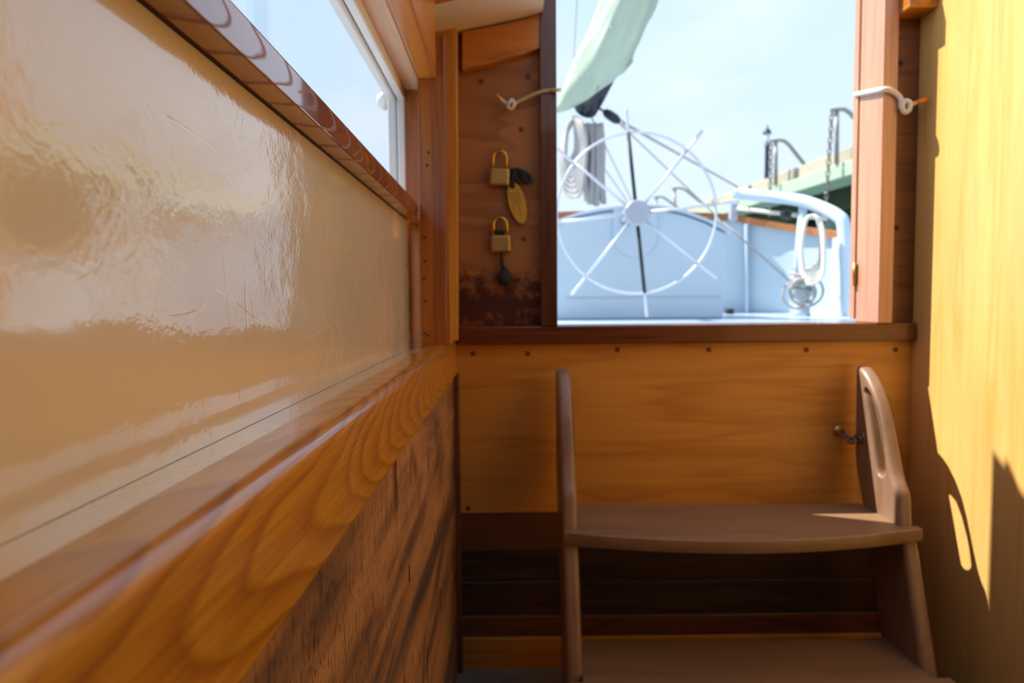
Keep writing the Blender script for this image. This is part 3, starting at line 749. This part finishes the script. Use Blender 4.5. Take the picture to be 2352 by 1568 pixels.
# bulwark (stern curve) with wooden cap
bt = [(-2.3, 1.6, .30), (-1.75, 3.2, .34), (-1.25, 4.05, .38), (-.60, 4.58, .50), (.45, 4.85, .60)]
right_pts = [P(1640, 500, 4.70), P(1745, 514, 4.58), P(1850, 531, 4.38), P(1955, 546, 4.10), P(2080, 556, 3.70)]
top = [Vector((x, y, H(d))) for x, y, d in bt]+right_pts+[Vector((2.75, 2.8, H(.34))), Vector((3.0, 1.6, H(.30)))]
top = catmull(top, 8)
def ribbon(path, z0f, z1f, th0, th1):
    """closed strip following a path in plan: thickness from th0 (inside) to th1 (outside)"""
    bm = bmesh.new(); rows = []
    n = len(path)
    for i, p in enumerate(path):
        t = path[min(i+1, n-1)]-path[max(i-1, 0)]; t.z = 0; t.normalize(); o = Vector((-t.y, t.x, 0))
        o = -o if o.dot(Vector((p.x-.45, p.y-2.5, 0))) < 0 else o
        z0, z1 = z0f(p), z1f(p)
        rows.append([bm.verts.new(Vector((p.x, p.y, z))+o*th) for th, z in ((th0, z0), (th0, z1), (th1, z1), (th1, z0))])
    for a, b in zip(rows, rows[1:]):
        for k in range(4): bm.faces.new((a[k], a[(k+1) % 4], b[(k+1) % 4], b[k]))
    bm.faces.new(rows[0][::-1]); bm.faces.new(rows[-1])
    bmesh.ops.recalc_face_normals(bm, faces=bm.faces)
    return bm
bw = thing('bulwark', 'pale blue stern bulwark around the cockpit with a wooden cap', 'bulwark', (.45, 4.85, ZD), kind='structure')
o = obj('plating', ribbon(top, lambda p: ZD-.05, lambda p: p.z-.012, 0, .04), 'blue_paint', bw); smooth_long(o, .5)
o = obj('cap_rail', ribbon(top, lambda p: p.z-.014, lambda p: p.z+.028, -.035, .09), 'cap_wood', bw); smooth_long(o, .5)
# stiffener brackets on the plating
for px, Y in ((1712, 4.60), (1925, 4.1)):
    tp_ = P(px, 560, Y); tp_.z = H(.45)
    zt = min(top, key=lambda q: abs(q.x-tp_.x)+(0 if q.y > 2.5 else 9)).z-.03
    obj('bracket', hexa([(tp_.x-.006, Y-.05, ZD), (tp_.x+.006, Y-.05, ZD), (tp_.x+.006, Y+.06, ZD), (tp_.x-.006, Y+.06, ZD),
                         (tp_.x-.006, Y-.03, zt), (tp_.x+.006, Y-.03, zt), (tp_.x+.006, Y+.06, zt), (tp_.x-.006, Y+.06, zt)]), 'blue_paint', bw)
sb = P(1677, 713, 4.3)
tag(obj('drain_fitting', BOX(sb.x-.02, sb.x+.02, 4.28, 4.34, ZD, sb.z+.012, bev=.004), 'black_plastic'), 'small black fitting on the deck beside the wheel box', 'fitting')

# wheel box
YC = 3.30
cl, cr_ = P(1282, 560, YC).x-.16, P(1669, 560, YC).x
arc = [(1283, 513), (1330, 497), (1380, 487), (1430, 481), (1470, 478), (1520, 481), (1570, 492), (1620, 510), (1669, 535)]
tz = [(P(x, y, YC).x, P(x, y, YC).z) for x, y in arc]
poly = [(cl, ZD), (cl, tz[0][1]-.06)]+tz+[(P(1662, 745, YC).x, ZD)]
wb = thing('wheel_box', 'pale blue steel box with arched top behind the ship wheel', 'wheel box', ((cl+cr_)/2, YC, ZD))
obj('casing', prism(poly, 'Y', YC, YC+.75, bev=.012, seg=3), 'blue_paint', wb)
lid = [(cl-.015, tz[0][1]-.062)]+[(x, z) for x, z in tz]+[(tz[-1][0]+.02, tz[-1][1]-.012)]
poly = [(x, z+.003) for x, z in lid]+[(x, z+.018) for x, z in lid[::-1]]
obj('lid', prism(poly, 'Y', YC-.02, YC+.77, bev=.003), 'blue_paint', wb)
zl = P(1480, 682, YC).z
obj('front_seam', BOX(P(1300, 682, YC).x, P(1655, 682, YC).x, YC-.003, YC+.004, zl-.003, zl+.003), 'hub_grey', wb)
# hub plate (round-bottomed)
hc = P(1458, 540, YC)
pl = [(hc.x-.105, H(.44)), (hc.x-.105, hc.z)]+[(hc.x-.105*math.cos(PI*k/12), hc.z-.105*math.sin(PI*k/12)) for k in range(13)]+[(hc.x+.105, hc.z), (hc.x+.105, H(.44))]
obj('shaft_plate', prism(pl[::-1], 'Y', YC-.014, YC+.005, bev=.003), 'blue_paint', wb)

# steering wheel
YW = 3.0
hub = P(1462, 490, YW)
sw = thing('steering_wheel', 'white ship steering wheel with long spokes in front of the wheel box', 'steering wheel', hub-Vector((0, 0, .45)))
R = 182/F*YW
rim = [hub+Vector((R*math.cos(2*PI*k/64), 0, R*math.sin(2*PI*k/64))) for k in range(64)]
obj('rim', TUBE(rim, .0058, 10, closed=True), 'alloy', sw)
obj('hub', LATHE([(.020, .283), (.020, .05), (.052, .035), (.056, .02), (.056, -.02), (.050, -.028)], 28, hub, 'Y'), 'hub_grey', sw)
for k in range(8):
    a = math.radians(6)+k*PI/4; d = Vector((math.cos(a), 0, math.sin(a)))
    black = k in (2, 6)
    L0, L1 = .05, 237/F*YW
    s = obj('spoke', TUBE([hub+d*L0, hub+d*(R+(.0 if black else .0))], .0082 if black else .0066, 10), 'black_wrap' if black else 'alloy', sw)
    obj('handle', TUBE([hub+d*R, hub+d*(R+.012), hub+d*(R+.02), hub+d*(L1-.01), hub+d*L1], [.0066, .0066, .006, .0076, .005], 10), 'alloy', s)

# ================================================================== BOOM WITH SAIL COVER
E = P(1352, 235, 3.60); T = P(1500, -70, 2.95)
ax = (T-E).normalized(); T2 = E+ax*2.6
bo = thing('boom', 'boom wrapped in a pale green sail cover above the cockpit', 'boom', E)
side = ax.cross(Vector((0, 0, 1))).normalized(); upv = side.cross(ax).normalized()
obj('spar', TUBE([E-ax*.02, E+ax*.1, T2], [.045, .055, .055], 16), 'spar_dark', bo)
obj('end_fitting', TUBE([E-ax*.06, E-ax*.045, E+ax*.03, E+ax*.32], [.035, .064, .068, .068], 16), 'black_plastic', bo)
bm = bmesh.new(); rings = []; nr, ns = 60, 36
from mathutils import noise as mn
for i in range(nr+1):
    s = 2.55*i/nr
    ring = []
    for k in range(ns):
        a = 2*PI*k/ns
        cx, cy = math.cos(a), math.sin(a)
        w_ = .108+.012*math.sin(s*7+1)*.5; hgt = .135+.02*math.sin(s*5)
        # skirt: the left side hangs lower at the free end
        cut = .0
        if i < 7:
            f = (7-i)/7.0
            cut = f*((.17 if cx > 0 else .26)*cx - .17*max(0, -cy))
        q = Vector((s*2.1, cx*1.7, cy*1.7))
        wr_ = 1+.24*mn.noise(q)+.16*mn.noise(q*3.1)+.05*math.sin(5*a+s*9)*max(0, -cx)
        r0 = Vector((cx*w_*wr_, cy*hgt*wr_))
        if cy < 0: r0.x *= 1-.25*(-cy)
        ring.append(bm.verts.new(E+ax*(s+.02-cut)+side*r0.x*(1 if True else 1)+upv*(r0.y+.055)))
    rings.append(ring)
for A_, B_ in zip(rings, rings[1:]):
    for k in range(ns):
        f = bm.faces.new((A_[k], A_[(k+1) % ns], B_[(k+1) % ns], B_[k])); f.smooth = True
bmesh.ops.recalc_face_normals(bm, faces=bm.faces)
o = obj('sail_cover', bm, 'canvas_green', bo)
md = o.modifiers.new('cloth', 'SOLIDIFY'); md.thickness = .006
stud = mesh_of('stud', LATHE([(.006, -.004), (.006, .004)], 8, axis='Y'), 'alloy')
for s in (.22, .50, .80):
    share('stud', stud, bo, E+ax*s+side*(-.0 if False else .0)+upv*(-.04)+side*.09)

# mainsheet block and lines
b1 = P(1406, 268, 3.55)
blk = thing('pulley_block', 'black pulley block hanging from the boom end', 'pulley', b1-Vector((0, 0, .04)))
dd = (P(1430, 283, 3.55)-P(1385, 252, 3.55)).normalized()
obj('cheek', TUBE([b1-dd*.052, b1-dd*.045, b1-dd*.02, b1+dd*.02, b1+dd*.042, b1+dd*.05], [.012, .024, .032, .032, .022, .010], 14, flat=.6), 'black_plastic', blk)
obj('strap', TUBE([E+Vector((.03, 0, -.02)), P(1375, 248, 3.56), b1-dd*.04], .006, 6), 'dark_cord', blk)
ms = thing('mainsheet', 'thin grey mainsheet lines running from the pulley to the stern', 'rope', P(1660, 500, 4.2))
for a, b in ((P(1425, 276, 3.55), P(1700, 432, 4.2)), (P(1430, 284, 3.55), P(1752, 462, 4.25)), (P(1422, 282, 3.55), P(1660, 510, 3.9))):
    obj('line', TUBE([a, b], .0042, 6), 'rope_grey', ms)
ms2 = tag(obj('sheet_tail', TUBE([P(1645, 500, 3.9), P(1695, 540, 3.85), P(1825, 655, 3.7)], .006, 6), 'rope_grey'), 'grey rope running down to the rope wrapped bollard', 'rope')
for nm, lab, pts in (('rigging_line', 'upper thin line slanting from the boom end down behind the wheel hub', [P(1352, 256, 3.62), P(1388, 330, 3.8), P(1455, 468, 4.1), P(1480, 520, 4.2)]),
                     ('rigging_line', 'lower thin line slanting behind the hanging rope hank to the wheel hub', [P(1312, 278, 3.66), P(1380, 375, 3.85), P(1445, 468, 4.1), P(1470, 505, 4.2)]),
                     ('topping_lift', 'faint vertical line rising left of the sail cover', [P(1330, -260, 3.62), P(1325, 0, 3.60), P(1318, 120, 3.56), P(1322, 190, 3.52)])):
    tag(obj(nm, TUBE(pts, .004, 6), 'rope_grey'), lab, 'rigging')

# rope coils hanging from the boom end
def coil(name, label, strands, mat='rope_grey', r=.011):
    bm = bmesh.new()
    for pts in strands: tube(bm, catmull(pts, 6), r, 7)
    o = obj(name, bm, mat); return tag(o, label, 'rope')
Yk = 3.58
st = []
for k in range(7):
    x0 = 1306+k*1.5; sp = 4+k*4.2; b = 372+k*12
    st.append([P(x0+18, 268+k, Yk+.01*k), P(x0-sp*.2, 290, Yk+.012*k), P(x0-sp*.8-4, 350, Yk+.012*k), P(x0-sp*.6, b-8, Yk+.01*k), P(x0+6, b+8, Yk), P(x0+sp*.5+6, b-10, Yk-.01*k), P(x0+sp*.6+14, 340, Yk-.01*k), P(x0+14+sp*.35, 290, Yk-.01*k), P(x0+10, 266+k, Yk)])
coil('rope_coil', 'looped grey rope coil hanging left under the boom end', st, 'rope_grey', .0105)
st = []
for k in range(9):
    x0 = 1346+k*5
    st.append([P(x0-6, 288-(k % 3)*3, Yk+.05), P(x0-2+random.uniform(-3, 3), 340, Yk+.05+.012*(k % 3)), P(x0-3+random.uniform(-4, 4), 410, Yk+.04+.012*(k % 3)), P(x0+random.uniform(-5, 6), 470+random.uniform(-10, 8), Yk+.05)])
hank = coil('rope_hank', 'long hank of grey rope hanging straight beside the wheel', st, 'rope_grey', .0145)

# ================================================================== STERN RAIL, COIL AND BOLLARD
pp = thing('stern_rail', 'thick pale blue pipe rail bending down beside the right jamb', 'rail', P(1948, 742, 3.5))
pts = [P(1690, 443, 4.1), P(1745, 450, 4.0), P(1800, 455, 3.9), P(1845, 462, 3.8), P(1890, 478, 3.7), P(1925, 497, 3.6), P(1938, 520, 3.57), P(1945, 620, 3.55), P(1952, 720, 3.52), P(1955, 752, 3.52)]
obj('pipe', TUBE(catmull(pts, 6), .034, 14), 'blue_pale', pp)
obj('brace', TUBE([P(1845, 470, 3.82), P(1838, 540, 3.85), P(1830, 630, 3.88), P(1830, 700, 3.88)], .022, 10), 'blue_pale', pp)
obj('side_rod', TUBE([P(1940, 610, 3.6), P(1990, 632, 3.6)], .012, 8), 'blue_pale', pp)
boom2 = thing('boat_hook', 'white pole with black sleeve lashed under the stern rail', 'pole', P(1770, 490, 4.0))
obj('pole', TUBE([P(1694, 479, 4.05), P(1900, 502, 3.8)], .012, 10), 'rope_white', boom2)
obj('sleeve', TUBE([P(1796, 490, 3.92), P(1800, 491, 3.91), P(1812, 494, 3.9), P(1818, 495, 3.89)], [.016, .024, .026, .016], 12), 'black_plastic', boom2)
ft = P(1684, 482, 4.1)
tag(obj('clamp_fitting', BOX(ft.x-.022, ft.x+.022, 4.07, 4.13, ft.z-.065, ft.z+.045, bev=.012), 'hub_grey'), 'grey clamp block at the end of the white pole', 'fitting')
st = []
for k in range(7):
    o_ = k*2.4
    st.append([P(1868, 494, 3.6), P(1852-o_*.5, 505+k, 3.6+.01*k), P(1842-o_*.35, 560, 3.6+.012*k), P(1846-o_*.3, 610+o_*1.5, 3.6+.01*k), P(1862, 615+o_*2.6, 3.58), P(1882+o_*.6, 600+o_*2, 3.58-.006*k), P(1884+o_*.6, 550, 3.58-.006*k), P(1878+o_*.4, 505, 3.58), P(1868, 494, 3.6)])
coil('rope_coil', 'white rope coil hanging from the pale blue stern rail', st, 'rope_white', .0095)
bo2 = thing('mooring_bollard', 'blue bollard post on deck wound with grey rope', 'bollard', (P(1842, 740, 3.7).x, 3.7, ZD))
bx, bz = P(1842, 700, 3.7).x, P(1842, 655, 3.7).z
obj('post', LATHE([(.046, ZD), (.042, ZD+.02), (.042, bz-.02), (.055, bz), (.055, bz+.02), (.03, bz+.03)], 20, (bx, 3.7, 0)), 'blue_paint', bo2)
bm = bmesh.new()
for k in range(6):
    cz = bz-.01+.012*k; rr_ = .058+.004*(k % 2)
    tube(bm, [Vector((bx+rr_*math.cos(2*PI*j/20), 3.7+rr_*math.sin(2*PI*j/20), cz+.02*math.sin(2*PI*j/20+k*2.3))) for j in range(20)], .008, 6, closed=True)
for k in range(4):
    c = P((1842, 1836, 1848, 1858)[k], (664, 676, 672, 668)[k], 3.62); rr_ = (.06, .085, .07, .09)[k]
    tube(bm, [Vector((c.x+rr_*math.cos(2*PI*j/20), c.y+.01*k, c.z+rr_*.9*math.sin(2*PI*j/20))) for j in range(20)], .007, 6, closed=True)
obj('wound_rope', bm, 'rope_grey', bo2)

# ================================================================== PIER
pier = thing('pier', 'concrete pier with pale green fender beam beyond the stern', 'pier', (3.2, 8, 0))
u = Vector((-.40, 3.88, 0)).normalized(); nrm = Vector((u.y, -u.x, 0))      # along, and into the pier
O = P(1960, 325, 5.96); O.z = 0
ZT = P(1960, 325, 5.96).z; ZG = P(1960, 366, 5.96).z; ZB = P(1960, 402, 5.96).z
def pbox(s0, s1, n0, n1, z0, z1, bev=0.0):
    q = [O+u*s+nrm*n for s, n in ((s0, n0), (s1, n0), (s1, n1), (s0, n1))]
    return hexa([(v.x, v.y, z0) for v in q]+[(v.x, v.y, z1) for v in q], bev)
obj('fender_beam', pbox(-3, 30, -.02, .30, ZB, ZG, .01), 'fender_green', pier)
# kerb blocks with gaps
def s_at(px, zz):
    best = min(((abs((lambda q: VPX+F*q.x/q.y)(O+u*s)-px), s) for s in [i*.05-3 for i in range(700)]))
    return best[1]
gaps = [s_at(1950, ZT), s_at(1804, ZT)]
stp = gaps[1]-gaps[0]
edges = [gaps[0]-stp*1.0]+gaps+[gaps[1]+stp*k for k in range(1, 14)]
for a, b in zip(edges, edges[1:]):
    obj('kerb_block', pbox(a+.04, b-.04, .09, .30, ZG, ZT, .01), 'concrete', pier)
obj('deck_slab', pbox(-3, 30, .26, 4.5, ZG-.05, ZG+.02), 'concrete', pier)
obj('joist', pbox(-3, 30, .50, .66, ZB-.17, ZG-.06), 'joist_green', pier)
for k in range(14):
    s0 = -2.6+k*1.3
    obj('cross_joist', pbox(s0, s0+.14, .66, 1.3, ZB-.14, ZG-.05), 'joist_green', pier)
obj('void_backing', pbox(-3, 30, 1.3, 1.6, -1.6, ZG-.05), 'void_dark', pier)  # near-black box, colour stands in for the shade under the pier
for k, px in enumerate((1722, 1800, 1640, 1580)):
    s0 = s_at(px, ZT)
    c = O+u*s0+nrm*.55
    obj('pile', LATHE([(.10, -1.6), (.10, ZB-.2)], 14, (c.x, c.y, 0)), 'pile_green', pier)
tag(obj('sea', BOX(-40, 60, 5.4, 90, -1.5, -1.45), 'sea'), 'grey green harbour water beyond the stern', 'water', kind='structure')

hoop_labels = ['tall rusty pier handrail hoop closest to the right door jamb', 'pier handrail hoop just right of the lamp post', 'grey pier handrail hoop seen through the wheel spokes', 'smallest farthest pier handrail hoop seen beside the wheel hub']
for k, (px, py_t, py_b, px2, py2) in enumerate(((1922, 251, 372, 1985, 300), (1782, 322, 432, 1840, 368), (1550, 432, 480, 1602, 458), (1508, 452, 486, 1545, 468))):
    s0 = s_at(px, ZT); c = O+u*s0+nrm*.03
    Yh = c.y; a = P(px, py_t, Yh); b = P(px, py_b, Yh); b.z = ZG; e = P(px2, py2, Yh); r_ = .019
    hp_ = thing('pier_handrail', hoop_labels[k], 'handrail', b, 'pier handrail hoops')
    w_ = (e.x-a.x)
    obj('post', TUBE([b, a+Vector((0, 0, -.02))], r_, 10), 'galvanised', hp_)
    obj('top_rail', TUBE([a+Vector((-.05, 0, 0)), a+Vector((w_*.12, 0, 0))]+[(a+Vector((w_*.12, 0, 0)))*(1-t)**2+(a+Vector((w_*.34, 0, .01)))*2*t*(1-t)+(a+Vector((w_*.34, 0, .01))).lerp(e, .35)*t*t for t in (.2, .4, .6, .8, 1)]+[e, e+(e-a-Vector((w_*.34, 0, .01)))*.8], r_, 10), 'galvanised', hp_)
    if k < 2:
        cs = P(px-11, py_t+6, Yh-.05); cend = P(px-(27 if k == 0 else 14), 500, Yh-.05)
        n_ = int((cs-cend).length/.048)
        lk = [mesh_of('chain_link', chain_link(Vector((0, 0, 0)), Vector((0, 0, 1)), Vector((0, 1, 0)) if j else Vector((1, 0, 0)), .064, .030, .0062), 'steel') for j in (0, 1)]
        for j in range(n_): share('chain_link', lk[j % 2], hp_, cs.lerp(cend, j/n_))

# lamp post on the pier
Yl = 15.0; lt = P(1762, 286, Yl); lm_ = P(1762, 330, Yl); lbase = P(1758, 430, Yl)
lbase.z = P(1960, 366, 5.96).z+.02
lp = thing('lamp_post', 'black lantern street lamp standing on the pier', 'lamp post', (lm_.x, Yl, lbase.z))
hL = lt.z-lm_.z
obj('post', LATHE([(.10, lbase.z), (.06, lbase.z+.3), (.042, lm_.z-.1), (.06, lm_.z)], 14, (lm_.x, Yl, 0)), 'lamp_black', lp)
obj('lantern', LATHE([(.045, lm_.z), (.075, lm_.z+hL*.55)], 6, (lm_.x, Yl, 0)), 'lamp_glass', lp)
obj('roof', LATHE([(.10, lm_.z+hL*.53), (.09, lm_.z+hL*.62), (.035, lm_.z+hL*.80), (.015, lm_.z+hL*.85), (.012, lm_.z+hL)], 6, (lm_.x, Yl, 0)), 'lamp_black', lp)
